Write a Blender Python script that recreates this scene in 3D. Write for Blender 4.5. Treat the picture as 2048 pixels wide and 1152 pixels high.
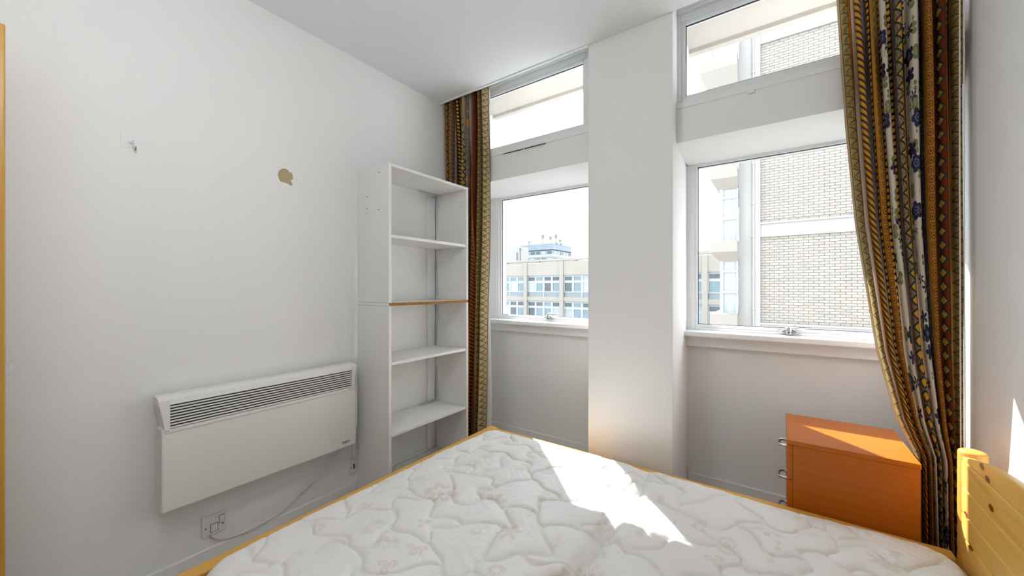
import bpy, bmesh, math, random
import numpy as np
from mathutils import Vector

random.seed(7)
rng = np.random.default_rng(11)
for o in list(bpy.data.objects):
    bpy.data.objects.remove(o)
scene = bpy.context.scene
col = scene.collection
R = math.radians

# ------------------------------------------------------------------ camera
CAM = Vector((2.04, 0.0, 1.22))
cd = bpy.data.cameras.new('camera')
cd.sensor_width = 36.0
cd.lens = 757.6 / 2048 * 36.0
cd.clip_start = 0.02
cd.clip_end = 500
cam = bpy.data.objects.new('camera', cd)
col.objects.link(cam)
cam.location = CAM
cam.rotation_euler = (R(90), 0, R(35.26))
scene.camera = cam

# ------------------------------------------------------------------ world, sun, exposure
SKY = 4.3
FILL_LAMP = 30.0  # glow strength of the added fill lamp
world = bpy.data.worlds.new('sky')
scene.world = world
world.use_nodes = True
wn = world.node_tree.nodes
wl = world.node_tree.links
wn.clear()
w_out = wn.new('ShaderNodeOutputWorld')
w_bg = wn.new('ShaderNodeBackground')
w_tc = wn.new('ShaderNodeTexCoord')
w_map = wn.new('ShaderNodeMapping')
w_map.inputs['Scale'].default_value = (2.0, 2.0, 6.0)
w_no = wn.new('ShaderNodeTexNoise')
w_no.inputs['Scale'].default_value = 2.2
w_no.inputs['Detail'].default_value = 4
w_rp = wn.new('ShaderNodeValToRGB')
w_rp.color_ramp.elements[0].position = 0.35
w_rp.color_ramp.elements[0].color = (0.74, 0.84, 0.96, 1)
w_rp.color_ramp.elements[1].position = 0.60
w_rp.color_ramp.elements[1].color = (0.88, 0.945, 1.0, 1)
wl.new(w_tc.outputs['Generated'], w_map.inputs[0])
wl.new(w_map.outputs[0], w_no.inputs[0])
wl.new(w_no.outputs[0], w_rp.inputs[0])
wl.new(w_rp.outputs[0], w_bg.inputs[0])
w_bg.inputs[1].default_value = SKY
wl.new(w_bg.outputs[0], w_out.inputs[0])

sd = bpy.data.lights.new('sun', 'SUN')
sd.energy = 14.0
sd.angle = R(0.6)
sd.color = (1.0, 0.985, 0.96)
sun = bpy.data.objects.new('sun', sd)
col.objects.link(sun)
SUN_EL = R(40.2)
sdir = Vector((0.696 * math.cos(SUN_EL), -0.718 * math.cos(SUN_EL), -math.sin(SUN_EL)))
sun.rotation_euler = sdir.to_track_quat('-Z', 'Y').to_euler()
sun.location = (-6, 9, 9)

vs = scene.view_settings
vs.view_transform = 'Standard'
vs.look = 'None'
vs.exposure = 0.28
vs.gamma = 1.0
vs.use_curve_mapping = False
try:
    scene.cycles.use_denoising = True
    scene.cycles.max_bounces = 8
    scene.cycles.diffuse_bounces = 5
    scene.cycles.glossy_bounces = 3
    scene.cycles.transmission_bounces = 4
    scene.cycles.transparent_max_bounces = 12
    scene.cycles.use_adaptive_sampling = True
    scene.cycles.adaptive_threshold = 0.1
    scene.cycles.sample_clamp_indirect = 6.0
    scene.cycles.caustics_reflective = False
    scene.cycles.caustics_refractive = False
except Exception:
    pass

# ------------------------------------------------------------------ node helpers
def srgb(r, g, b):
    f = lambda c: c / 12.92 if c <= 0.04045 else ((c + 0.055) / 1.055) ** 2.4
    return (f(r / 255), f(g / 255), f(b / 255), 1.0)


class G:
    """small expression compiler: python operators become Math nodes"""
    def __init__(self, name):
        self.m = bpy.data.materials.new(name)
        self.m.use_nodes = True
        self.t = self.m.node_tree
        self.t.nodes.clear()
        self.out = self.t.nodes.new('ShaderNodeOutputMaterial')

    def node(self, kind, **kw):
        n = self.t.nodes.new(kind)
        for k, v in kw.items():
            setattr(n, k, v)
        return n

    def put(self, sock, v):
        if isinstance(v, E):
            v = v.s
        if isinstance(v, bpy.types.NodeSocket):
            self.t.links.new(v, sock)
        else:
            sock.default_value = v

    def math(self, op, a, b=0.0, c=0.0):
        n = self.node('ShaderNodeMath', operation=op)
        self.put(n.inputs[0], a)
        self.put(n.inputs[1], b)
        self.put(n.inputs[2], c)
        return E(self, n.outputs[0])

    def mix(self, f, a, b, blend='MIX'):
        n = self.node('ShaderNodeMix', data_type='RGBA', blend_type=blend)
        n.clamp_factor = True
        self.put(n.inputs[0], f)
        self.put(n.inputs[6], a)
        self.put(n.inputs[7], b)
        return n.outputs[2]

    def coord(self, which='Object', scale=(1, 1, 1), loc=(0, 0, 0), rot=(0, 0, 0)):
        tc = self.node('ShaderNodeTexCoord')
        mp = self.node('ShaderNodeMapping')
        mp.inputs['Scale'].default_value = scale
        mp.inputs['Location'].default_value = loc
        mp.inputs['Rotation'].default_value = rot
        self.t.links.new(tc.outputs[which], mp.inputs[0])
        return mp.outputs[0]

    def xyz(self, v):
        n = self.node('ShaderNodeSeparateXYZ')
        self.put(n.inputs[0], v)
        return E(self, n.outputs[0]), E(self, n.outputs[1]), E(self, n.outputs[2])

    def vec(self, x, y, z=0.0):
        n = self.node('ShaderNodeCombineXYZ')
        self.put(n.inputs[0], x)
        self.put(n.inputs[1], y)
        self.put(n.inputs[2], z)
        return n.outputs[0]

    def noise(self, v, scale, detail=3, rough=0.5, dist=0.0):
        n = self.node('ShaderNodeTexNoise')
        self.put(n.inputs['Vector'], v)
        n.inputs['Scale'].default_value = scale
        n.inputs['Detail'].default_value = detail
        n.inputs['Roughness'].default_value = rough
        n.inputs['Distortion'].default_value = dist
        return E(self, n.outputs[0])

    def voro(self, v, scale, rnd=1.0, feature='F1'):
        n = self.node('ShaderNodeTexVoronoi', feature=feature)
        self.put(n.inputs['Vector'], v)
        n.inputs['Scale'].default_value = scale
        n.inputs['Randomness'].default_value = rnd
        return n

    def ramp(self, f, stops, interp='LINEAR'):
        n = self.node('ShaderNodeValToRGB')
        cr = n.color_ramp
        cr.interpolation = interp
        while len(cr.elements) < len(stops):
            cr.elements.new(0.5)
        for e, (p, c) in zip(cr.elements, stops):
            e.position = p
            e.color = c if isinstance(c, tuple) else (c, c, c, 1)
        self.put(n.inputs[0], f)
        return n.outputs[0]

    def sep(self, c):
        n = self.node('ShaderNodeSeparateColor')
        self.put(n.inputs[0], c)
        return E(self, n.outputs[0])

    def bump(self, h, strength=0.3, dist=0.01):
        n = self.node('ShaderNodeBump')
        n.inputs['Strength'].default_value = strength
        n.inputs['Distance'].default_value = dist
        self.put(n.inputs['Height'], h)
        return n.outputs[0]

    def principled(self, color, rough=0.5, metal=0.0, normal=None, spec=0.5, **kw):
        n = self.node('ShaderNodeBsdfPrincipled')
        self.put(n.inputs['Base Color'], color)
        self.put(n.inputs['Roughness'], rough)
        n.inputs['Metallic'].default_value = metal
        n.inputs['Specular IOR Level'].default_value = spec
        if normal is not None:
            self.put(n.inputs['Normal'], normal)
        for k, v in kw.items():
            self.put(n.inputs[k], v)
        return n.outputs[0]

    def done(self, shader):
        self.t.links.new(shader, self.out.inputs[0])
        return self.m


class E:
    def __init__(self, g, s):
        self.g, self.s = g, s
    def __add__(self, o): return self.g.math('ADD', self, o)
    __radd__ = __add__
    def __sub__(self, o): return self.g.math('SUBTRACT', self, o)
    def __rsub__(self, o): return self.g.math('SUBTRACT', o, self)
    def __mul__(self, o): return self.g.math('MULTIPLY', self, o)
    __rmul__ = __mul__
    def __truediv__(self, o): return self.g.math('DIVIDE', self, o)
    def lt(self, o): return self.g.math('LESS_THAN', self, o)
    def gt(self, o): return self.g.math('GREATER_THAN', self, o)
    def abs(self): return self.g.math('ABSOLUTE', self)
    def fract(self): return self.g.math('FRACT', self)
    def floor(self): return self.g.math('FLOOR', self)
    def sin(self): return self.g.math('SINE', self)
    def sqrt(self): return self.g.math('SQRT', self)
    def is_(self, v): return self.g.math('COMPARE', self, v, 0.02)
    def smooth(self, a, b):
        n = self.g.node('ShaderNodeMapRange', interpolation_type='SMOOTHSTEP')
        self.g.put(n.inputs[0], self)
        n.inputs[1].default_value = a
        n.inputs[2].default_value = b
        return E(self.g, n.outputs[0])


M = {}


def paint(name, color, rough=0.6, var=0.03, bump=0.05, scale=40, spec=0.3):
    g = G(name)
    v = g.coord()
    n = g.noise(v, 1.7, 3)
    f = g.noise(v, scale, 3)
    dark = tuple(c * (1 - var * 2) for c in color[:3]) + (1,)
    c = g.mix(n, dark, color)
    M[name] = g.done(g.principled(c, rough, normal=g.bump(f, bump, 0.004), spec=spec))
    return M[name]


paint('wall_paint', (0.86, 0.857, 0.85, 1), 0.75, 0.01, 0.10, 60)
paint('ceiling_paint', (0.82, 0.845, 0.862, 1), 0.85, 0.01, 0.06, 60)
paint('gloss_white', (0.86, 0.86, 0.85, 1), 0.35, 0.015, 0.03, 25, 0.5)
paint('upvc', (0.84, 0.85, 0.85, 1), 0.3, 0.01, 0.0, 20, 0.5)
paint('heater_white', (0.84, 0.83, 0.80, 1), 0.42, 0.012, 0.02, 200, 0.4)
paint('plastic_white', (0.80, 0.77, 0.74, 1), 0.35, 0.02, 0.0, 20, 0.5)
paint('cable_white', (0.78, 0.74, 0.67, 1), 0.45, 0.03, 0.0, 20, 0.4)
paint('dark_void', (0.018, 0.016, 0.015, 1), 0.8, 0.1, 0.0, 20, 0.2)
paint('gasket', (0.035, 0.04, 0.06, 1), 0.5, 0.1, 0.0, 20, 0.3)
paint('melamine', (0.81, 0.80, 0.775, 1), 0.4, 0.015, 0.03, 90, 0.4)
paint('bracket_steel', (0.62, 0.66, 0.71, 1), 0.35, 0.03, 0.0, 30, 0.5)
paint('plaster_beige', srgb(186, 166, 130), 0.9, 0.05, 0.3, 120, 0.2)
paint('cream_render', (0.297, 0.266, 0.232, 1), 0.85, 0.03, 0.1, 3, 0.2)
paint('soffit_cream', (0.455, 0.428, 0.390, 1), 0.85, 0.02, 0.1, 3, 0.2)
paint('overhang_cream', (0.56, 0.52, 0.47, 1), 0.85, 0.02, 0.1, 3, 0.2)
paint('white_render', (0.342, 0.325, 0.308, 1), 0.85, 0.03, 0.1, 3, 0.2)
paint('far_cream', (0.315, 0.283, 0.243, 1), 0.85, 0.03, 0.1, 1, 0.2)
paint('far_frame', (0.359, 0.377, 0.383, 1), 0.6, 0.02, 0.0, 3, 0.3)
paint('mortar', (0.156, 0.148, 0.140, 1), 0.95, 0.06, 0.2, 20, 0.1)
paint('tower_blue', (0.189, 0.226, 0.270, 1), 0.5, 0.06, 0.0, 0.6, 0.4)
paint('tower_white', (0.327, 0.333, 0.333, 1), 0.6, 0.04, 0.0, 0.6, 0.4)
paint('antenna_grey', (0.16, 0.185, 0.18, 1), 0.6, 0.1, 0.0, 3, 0.3)
paint('pane_dark', (0.080, 0.094, 0.104, 1), 0.15, 0.3, 0.0, 3, 0.5)
paint('pane_teal', (0.167, 0.247, 0.273, 1), 0.15, 0.25, 0.0, 2, 0.5)
paint('pane_pale', (0.306, 0.353, 0.366, 1), 0.25, 0.15, 0.0, 2, 0.5)
paint('spandrel', (0.180, 0.213, 0.230, 1), 0.35, 0.1, 0.0, 2, 0.5)
paint('asphalt', (0.20, 0.20, 0.195, 1), 0.9, 0.1, 0.3, 2, 0.2)
paint('carpet', (0.62, 0.59, 0.54, 1), 0.95, 0.1, 0.8, 220, 0.1)
paint('cord_white', (0.82, 0.80, 0.74, 1), 0.6, 0.02, 0.0, 20, 0.3)
paint('logo_ink', (0.03, 0.03, 0.035, 1), 0.5, 0.0, 0.0, 20, 0.3)


def mk_net_curtain_pane():
    g = G('pane_curtained')
    v = g.coord()
    x, y, z = g.xyz(v)
    st = g.noise(g.vec(x * 9.0, y * 9.0, z * 0.25), 2.0, 2)
    c = g.ramp(st, [(0.3, (0.24, 0.265, 0.285, 1)), (0.6, (0.34, 0.355, 0.36, 1))])
    M['pane_curtained'] = g.done(g.principled(c, 0.3))


def mk_chrome():
    g = G('chrome')
    n = g.noise(g.coord(), 60, 2)
    M['chrome'] = g.done(g.principled((0.62, 0.63, 0.65, 1), g.ramp(n, [(0.3, 0.12), (0.7, 0.24)]), 1.0))


def mk_glass():
    g = G('window_glass')
    tr = g.node('ShaderNodeBsdfTransparent')
    gl = g.node('ShaderNodeBsdfGlossy')
    gl.inputs['Roughness'].default_value = 0.02
    n = g.noise(g.coord(), 3, 1)
    g.put(tr.inputs[0], g.mix(n, (0.965, 0.975, 0.975, 1), (0.975, 0.985, 0.985, 1)))
    lw = g.node('ShaderNodeLayerWeight')
    lw.inputs[0].default_value = 0.5
    fc = g.math('POWER', lw.outputs['Facing'], 5.0) * 0.9 + 0.035
    mx = g.node('ShaderNodeMixShader')
    g.put(mx.inputs[0], fc)
    g.t.links.new(tr.outputs[0], mx.inputs[1])
    g.t.links.new(gl.outputs[0], mx.inputs[2])
    M['window_glass'] = g.done(mx.outputs[0])


def mk_wood(name, light, dark, knot, axis, ring=9.0, knots=True, rough=0.35, flat=None):
    """pine: streaky grain along the given axis, scattered round knots"""
    g = G(name)
    s = [14.0, 14.0, 14.0]
    s[axis] = 0.9
    v = g.coord('Object', tuple(s))
    n1 = g.noise(v, ring / 4, 5, 0.6, 0.6)
    s2 = [60.0, 60.0, 60.0]
    s2[axis] = 1.6
    n2 = g.noise(g.coord('Object', tuple(s2)), 2.0, 3)
    c = g.ramp(n1, [(0.30, dark), (0.46, light), (0.62, light), (0.80, dark)])
    c = g.mix(n2 * 0.35, c, dark)
    if knots:
        s3 = [5.2, 5.2, 5.2]
        s3[axis] = 3.4
        if flat is not None:
            cc = g.xyz(g.coord('Object'))
            vv = g.voro(g.vec(cc[axis] * 4.2 + 0.37, cc[3 - axis - flat] * 7.5 + 0.12, 0.0), 1.0, 1.0)
            vv.voronoi_dimensions = '2D'
        else:
            vv = g.voro(g.coord('Object', tuple(s3), (0.37, 0.61, 0.13)), 1.0, 1.0)
        d = E(g, vv.outputs['Distance'])
        kn = 1.0 - d.smooth(0.05, 0.08)
        halo = 1.0 - d.smooth(0.08, 0.24)
        c = g.mix(halo * 0.35, c, dark)
        c = g.mix(kn, c, knot)
    M[name] = g.done(g.principled(c, rough, normal=g.bump(n2, 0.08, 0.002), spec=0.4))


def mk_beech():
    g = G('beech_laminate')
    v = g.coord('Object', (3.0, 60.0, 60.0))
    n = g.noise(v, 1.0, 3)
    n2 = g.noise(g.coord('Object', (2, 6, 6)), 1.5, 2)
    c = g.ramp(n, [(0.3, (0.45, 0.112, 0.007, 1)), (0.7, (0.51, 0.145, 0.011, 1))])
    c = g.mix(n2 * 0.3, c, (0.42, 0.115, 0.008, 1))
    M['beech_laminate'] = g.done(g.principled(c, 0.36, normal=g.bump(n, 0.03, 0.001), spec=0.35))


def mk_chipboard():
    g = G('raw_chipboard')
    v = g.coord()
    vo = g.voro(v, 260)
    n = g.noise(v, 140, 3)
    c = g.ramp(E(g, vo.outputs['Distance']), [(0.1, srgb(196, 150, 76)), (0.6, srgb(150, 98, 34))])
    c = g.mix(n.smooth(0.55, 0.7), c, srgb(78, 48, 20))
    M['raw_chipboard'] = g.done(g.principled(c, 0.9, normal=g.bump(n, 0.4, 0.003)))


def mk_brick():
    g = G('cream_brick')
    oi = g.node('ShaderNodeObjectInfo')
    v = g.coord('Object')
    geo = g.node('ShaderNodeNewGeometry')
    rnd = E(g, geo.outputs['Random Per Island'])
    mixr = (rnd + E(g, oi.outputs['Random'])).fract()
    n = g.noise(v, 18, 3)
    c = g.ramp(mixr, [(0.0, (0.29, 0.258, 0.218, 1)), (0.5, (0.312, 0.279, 0.239, 1)), (0.85, (0.33, 0.297, 0.256, 1)), (1.0, (0.33, 0.263, 0.219, 1))])
    c = g.mix(n * 0.25, c, (0.23, 0.215, 0.20, 1))
    M['cream_brick'] = g.done(g.principled(c, 0.9, normal=g.bump(n, 0.3, 0.004)))


def mk_mattress():
    g = G('damask_ticking')
    tc = g.coord('Object')
    x, y, z = g.xyz(tc)
    # woven flower motif: petals around jittered centres, two sizes, plus leaf sprays
    base = (0.79, 0.772, 0.752, 1)
    tan = (0.60, 0.515, 0.42, 1)
    wob = g.noise(tc, 9, 2)
    def motif(scale, off, petals, r0, r1):
        vv = g.voro(g.vec(x + off, y + off * 1.7 + wob * 0.05, 0.0), scale, 0.9)
        d = E(g, vv.outputs['Distance'])
        px, py, pz = g.xyz(vv.outputs['Position'])
        ang = g.math('ARCTAN2', y + off * 1.7 + wob * 0.05 - py, x + off - px)
        rr = r0 + r1 * ((ang * petals).sin()).abs()
        inside = 1.0 - ((d / rr)).smooth(0.86, 1.04)
        ring = ((d / rr) * 7.0).sin().abs().smooth(0.25, 0.7)
        return inside * ring
    m1 = motif(4.0, 0.13, 3.0, 0.24, 0.12)
    m3 = motif(7.0, 0.43, 1.0, 0.12, 0.30)
    m2 = motif(9.0, 0.71, 1.5, 0.10, 0.26)
    patch = g.noise(tc, 2.6, 2).smooth(0.44, 0.54)
    patch2 = g.noise(g.coord('Object', (1, 1, 1), (4, 2, 0)), 3.1, 2).smooth(0.48, 0.6)
    wv = g.noise(tc, 700, 1)
    mm = g.math('MAXIMUM', g.math('MAXIMUM', m1 * patch, m2 * patch2 * 0.8), m3 * patch * 0.7)
    c = g.mix(mm * 0.55, base, tan)
    # old stains beside the fold in the middle
    sx = (x - 1.53).abs()
    st = (1.0 - (sx + (y - 0.98).abs() * 0.35 + (wob - 0.5) * 0.25).smooth(0.02, 0.14)) * g.noise(tc, 14, 3).smooth(0.4, 0.7)
    c = g.mix(st * 0.6, c, (0.42, 0.32, 0.20, 1))
    age = g.noise(tc, 1.3, 3).smooth(0.45, 0.8)
    c = g.mix(age * 0.25, c, (0.74, 0.68, 0.60, 1))
    rough = 0.55 - mm * 0.12
    wr = g.noise(g.coord('Object', (1, 1, 1)), 26, 3, 0.55, 0.7)
    nrm = g.bump(wr * 1.0 + wv * 0.05, 0.30, 0.006)
    M['damask_ticking'] = g.done(g.principled(c, rough, normal=nrm, spec=0.45, **{'Sheen Weight': 0.15}))
    paint('piping_cloth', (0.74, 0.71, 0.68, 1), 0.7, 0.03, 0.2, 150, 0.3)
    paint('edge_tape', (0.42, 0.40, 0.385, 1), 0.7, 0.05, 0.2, 150, 0.3)


PAL = dict(cream=srgb(214, 202, 184), lilac=srgb(112, 102, 102), dark=srgb(44, 32, 36), ochre=srgb(176, 120, 44),
           olive=srgb(150, 126, 76), taupe=srgb(146, 120, 90), orange=srgb(190, 104, 18), navy=srgb(52, 52, 76),
           rust=srgb(116, 48, 10), gold=srgb(206, 150, 46), tan=srgb(182, 160, 122))
TYPES = dict(plain=0.0, diamond=0.1, floral=0.2, zigzag=0.3, dots=0.4, dash=0.5, speck=0.6, chain=0.7, star=0.8)


def mk_curtain(name, bands, length):
    """bands: (width_m, palette key, motif). u runs over the cloth width 0..1, v is height in metres"""
    g = G(name)
    tc = g.node('ShaderNodeTexCoord')
    u, v, _ = g.xyz(tc.outputs['UV'])
    tot = sum(b[0] for b in bands)
    pos, p = [], 0.0
    for b in bands:
        pos.append(p / tot)
        p += b[0]
    base = g.ramp(u, [(q, PAL[b[1]]) for q, b in zip(pos, bands)], 'CONSTANT')
    start = g.sep(g.ramp(u, [(q, q) for q in pos], 'CONSTANT'))
    width = g.sep(g.ramp(u, [(q, b[0] / tot) for q, b in zip(pos, bands)], 'CONSTANT'))
    kind = g.sep(g.ramp(u, [(q, TYPES[b[2]]) for q, b in zip(pos, bands)], 'CONSTANT'))
    t = (u - start) / width
    wm = width * length
    ct = (t - 0.5) * wm                                 # metres from the band's middle
    um = u * length
    wob = (g.noise(g.vec(um, v, 0.0), 90, 2) - 0.5) * 0.35
    c = base
    teal, yel, ink = srgb(38, 52, 52), srgb(212, 150, 44), srgb(58, 42, 30)
    # fine hatching on every band
    hat = g.noise(g.vec(um * 2.2, v, 0.0), 260, 2).smooth(0.5, 0.62)
    c = g.mix(hat * 0.28, c, ink)
    # diamonds
    cell = (v / 0.05).fract() - 0.5
    d = ct.abs() / (wm * 0.46) + cell.abs() * 2.0 + wob * 0.3
    k = kind.is_(0.1)
    c = g.mix(k * d.lt(1.0) * d.gt(0.66), c, teal)
    c = g.mix(k * d.lt(0.66) * d.gt(0.52), c, srgb(150, 150, 96))
    c = g.mix(k * d.lt(0.52), c, yel)
    ray = ((t * 34.0).sin() * (v / 0.006).sin()).gt(0.35)
    c = g.mix(k * d.gt(1.0) * ray * 0.6, c, ink)
    # flowers and leaves on cream
    k = kind.is_(0.2)
    def blobs(scale, off, pet, r0, r1):
        px_ = g.vec(um + off, v * 0.8 + off * 2.3, 0.0)
        vv = g.voro(px_, scale, 0.75)
        dd = E(g, vv.outputs['Distance'])
        qx, qy, qz = g.xyz(vv.outputs['Position'])
        a = g.math('ARCTAN2', v * 0.8 + off * 2.3 - qy, um + off - qx)
        return dd / (r0 + r1 * (a * pet).sin().abs())
    lf = blobs(19, 0.31, 1.0, 0.17, 0.26)
    c = g.mix(k * lf.lt(1.0), c, srgb(124, 126, 84))
    c = g.mix(k * lf.lt(0.55), c, srgb(146, 148, 104))
    fl = blobs(14, 0.05, 2.5, 0.29, 0.13)
    c = g.mix(k * fl.lt(1.0), c, srgb(52, 52, 78))
    c = g.mix(k * fl.lt(0.62) * (fl * 19.0).sin().gt(0.2), c, srgb(108, 116, 140))
    # zigzag with rings
    k = kind.is_(0.3)
    tri = ((v / 0.042).fract() - 0.5).abs() * 2.0
    zz = (t - 0.2 - tri * 0.6 + wob * 0.15).abs()
    c = g.mix(k * zz.lt(0.06), c, srgb(72, 66, 36))
    dr = (ct * ct + (((v / 0.042).fract() - 0.5) * 0.042) * (((v / 0.042).fract() - 0.5) * 0.042)).sqrt()
    c = g.mix(k * dr.lt(0.007) * dr.gt(0.004), c, srgb(96, 82, 40))
    edge = (t - 0.5).abs().gt(0.43)
    c = g.mix(k * edge, c, srgb(70, 64, 40))
    # yellow dots on dark
    k = kind.is_(0.4)
    dz = ((v / 0.026).fract() - 0.5) * 0.026
    dd = (ct * ct + dz * dz).sqrt() + wob * 0.004
    c = g.mix(k * dd.lt(0.0085), c, yel)
    # slanted dashes
    k = kind.is_(0.5)
    sl = ((v + ct * 0.8) / 0.027).fract().lt(0.42)
    c = g.mix(k * sl * (t - 0.5).abs().lt(0.36), c, srgb(74, 50, 52))
    # speckle
    k = kind.is_(0.6)
    sp = g.noise(g.vec(um, v, 0.0), 150, 2).smooth(0.60, 0.66)
    c = g.mix(k * sp, c, srgb(150, 140, 140))
    # ring chain on ochre
    k = kind.is_(0.7)
    rz = ((v / 0.034).fract() - 0.5) * 0.034
    rd = (ct * ct + rz * rz).sqrt()
    c = g.mix(k * rd.lt(0.0135) * rd.gt(0.0105), c, srgb(100, 50, 30))
    c = g.mix(k * rd.lt(0.005), c, srgb(116, 62, 34))
    # orange blossoms on lilac
    k = kind.is_(0.8)
    of = blobs(13, 0.57, 2.5, 0.14, 0.14)
    cl = g.noise(g.vec(um, v, 0.0), 75, 2, 0.5, 1.5).smooth(0.52, 0.58)
    c = g.mix(k * cl * 0.5, c, srgb(150, 142, 130))
    c = g.mix(k * of.lt(1.0), c, srgb(200, 124, 40))
    # dark piping line between neighbouring bands
    c = g.mix((t - 0.5).abs().gt(0.485), c, ink)
    weave = g.noise(g.vec(um, v, 0.0), 900, 1)
    pr = g.principled(c, 0.85, normal=g.bump(weave, 0.25, 0.001), spec=0.15)
    tl = g.node('ShaderNodeBsdfTranslucent')
    g.put(tl.inputs[0], c)
    mx = g.node('ShaderNodeMixShader')
    mx.inputs[0].default_value = 0.16
    g.t.links.new(pr, mx.inputs[1])
    g.t.links.new(tl.outputs[0], mx.inputs[2])
    M[name] = g.done(mx.outputs[0])


def mk_lining():
    g = G('curtain_lining')
    n = g.noise(g.coord('Object', (1, 1, 1)), 300, 2)
    c = g.mix(n, (0.74, 0.72, 0.66, 1), (0.80, 0.78, 0.72, 1))
    pr = g.principled(c, 0.9, spec=0.1)
    tl = g.node('ShaderNodeBsdfTranslucent')
    g.put(tl.inputs[0], c)
    mx = g.node('ShaderNodeMixShader')
    mx.inputs[0].default_value = 0.4
    g.t.links.new(pr, mx.inputs[1])
    g.t.links.new(tl.outputs[0], mx.inputs[2])
    M['curtain_lining'] = g.done(mx.outputs[0])


mk_net_curtain_pane(); mk_chrome(); mk_glass(); mk_beech(); mk_chipboard(); mk_brick(); mk_mattress(); mk_lining()
PINE_L, PINE_D, KNOT = (0.74, 0.41, 0.075, 1), (0.62, 0.29, 0.04, 1), (0.17, 0.045, 0.008, 1)
mk_wood('pine_board', (0.82, 0.52, 0.13, 1), (0.68, 0.36, 0.06, 1), KNOT, 1, flat=0)
mk_wood('pine_along_x', PINE_L, PINE_D, KNOT, 0)
mk_wood('pine_along_y', PINE_L, PINE_D, KNOT, 1)
mk_wood('pine_along_z', (0.70, 0.37, 0.075, 1), (0.55, 0.24, 0.04, 1), KNOT, 2, 5.0)
mk_wood('door_oak', (0.60, 0.33, 0.06, 1), (0.48, 0.22, 0.03, 1), KNOT, 2, 7.0, False)

# ------------------------------------------------------------------ mesh helpers
class MB:
    def __init__(self):
        self.v, self.f = [], []

    def box(self, x0, x1, y0, y1, z0, z1):
        b = len(self.v)
        self.v += [(x, y, z) for z in (z0, z1) for y in (y0, y1) for x in (x0, x1)]
        self.f += [tuple(b + i for i in q) for q in ((0, 2, 3, 1), (4, 5, 7, 6), (0, 1, 5, 4), (2, 6, 7, 3), (0, 4, 6, 2), (1, 3, 7, 5))]
        return self

    def prism(self, pts, axis, a, b):
        """pts: 2-D outline (ccw), extruded along axis from a to b"""
        n, s = len(pts), len(self.v)
        def put(p, t):
            return {0: (t, p[0], p[1]), 1: (p[0], t, p[1]), 2: (p[0], p[1], t)}[axis]
        self.v += [put(p, a) for p in pts] + [put(p, b) for p in pts]
        self.f += [tuple(range(s + n - 1, s - 1, -1)), tuple(range(s + n, s + 2 * n))]
        self.f += [(s + i, s + (i + 1) % n, s + n + (i + 1) % n, s + n + i) for i in range(n)]
        return self

    def tube(self, pts, r, seg=8, caps=True):
        P = [Vector(p) for p in pts]
        s = len(self.v)
        up = Vector((0.13, 0.21, 0.97))
        for i, p in enumerate(P):
            d = (P[min(i + 1, len(P) - 1)] - P[max(i - 1, 0)]).normalized()
            if abs(d.dot(up)) > 0.95:
                u_ = Vector((1, 0, 0))
            else:
                u_ = up
            a = d.cross(u_).normalized()
            b = d.cross(a).normalized()
            rr = r[i] if isinstance(r, (list, tuple)) else r
            for k in range(seg):
                t = 2 * math.pi * k / seg
                self.v.append(tuple(p + a * (rr * math.cos(t)) + b * (rr * math.sin(t))))
        for i in range(len(P) - 1):
            for k in range(seg):
                k2 = (k + 1) % seg
                self.f.append((s + i * seg + k, s + i * seg + k2, s + (i + 1) * seg + k2, s + (i + 1) * seg + k))
        if caps:
            self.f.append(tuple(s + k for k in range(seg - 1, -1, -1)))
            e = s + (len(P) - 1) * seg
            self.f.append(tuple(e + k for k in range(seg)))
        return self

    def lathe(self, prof, c, axis=2, seg=20):
        """prof: (radius, height) list, turned about the axis through c"""
        s = len(self.v)
        for rr, h in prof:
            for k in range(seg):
                t = 2 * math.pi * k / seg
                a, b = rr * math.cos(t), rr * math.sin(t)
                q = {0: (h, a, b), 1: (a, h, b), 2: (a, b, h)}[axis]
                self.v.append((c[0] + q[0], c[1] + q[1], c[2] + q[2]))
        for i in range(len(prof) - 1):
            for k in range(seg):
                k2 = (k + 1) % seg
                self.f.append((s + i * seg + k, s + i * seg + k2, s + (i + 1) * seg + k2, s + (i + 1) * seg + k))
        self.f.append(tuple(s + k for k in range(seg - 1, -1, -1)))
        e = s + (len(prof) - 1) * seg
        self.f.append(tuple(e + k for k in range(seg)))
        return self

    def mesh(self, name, origin=(0, 0, 0)):
        me = bpy.data.meshes.new(name)
        ox, oy, oz = origin
        me.from_pydata([(x - ox, y - oy, z - oz) for x, y, z in self.v], [], self.f)
        bm = bmesh.new()
        bm.from_mesh(me)
        bmesh.ops.recalc_face_normals(bm, faces=bm.faces)
        bm.to_mesh(me)
        bm.free()
        return me

    def build(self, name, mat, parent=None, bevel=0.0, smooth=False, seg=2):
        me = self.mesh(name)
        me.materials.append(M[mat])
        o = bpy.data.objects.new(name, me)
        col.objects.link(o)
        if parent is not None:
            o.parent = parent
            o.matrix_parent_inverse = parent.matrix_basis.inverted()
        if smooth:
            for p in me.polygons:
                p.use_smooth = True
            try:
                me.set_sharp_from_angle(angle=R(40))
            except Exception:
                pass
        if bevel > 0:
            md = o.modifiers.new('bevel', 'BEVEL')
            md.width = bevel
            md.segments = seg
            md.limit_method = 'ANGLE'
            md.angle_limit = R(40)
        return o


def box(name, mat, b, parent=None, bevel=0.0):
    return MB().box(*b).build(name, mat, parent, bevel)


def empty(name, loc):
    o = bpy.data.objects.new(name, None)
    o.empty_display_size = 0.05
    col.objects.link(o)
    o.location = loc
    return o


def tag(o, label=None, cat=None, group=None, kind=None):
    if label: o['label'] = label
    if cat: o['category'] = cat
    if group: o['group'] = group
    if kind: o['kind'] = kind
    return o


def structure(o, label, cat):
    return tag(o, label, cat, kind='structure')


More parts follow.
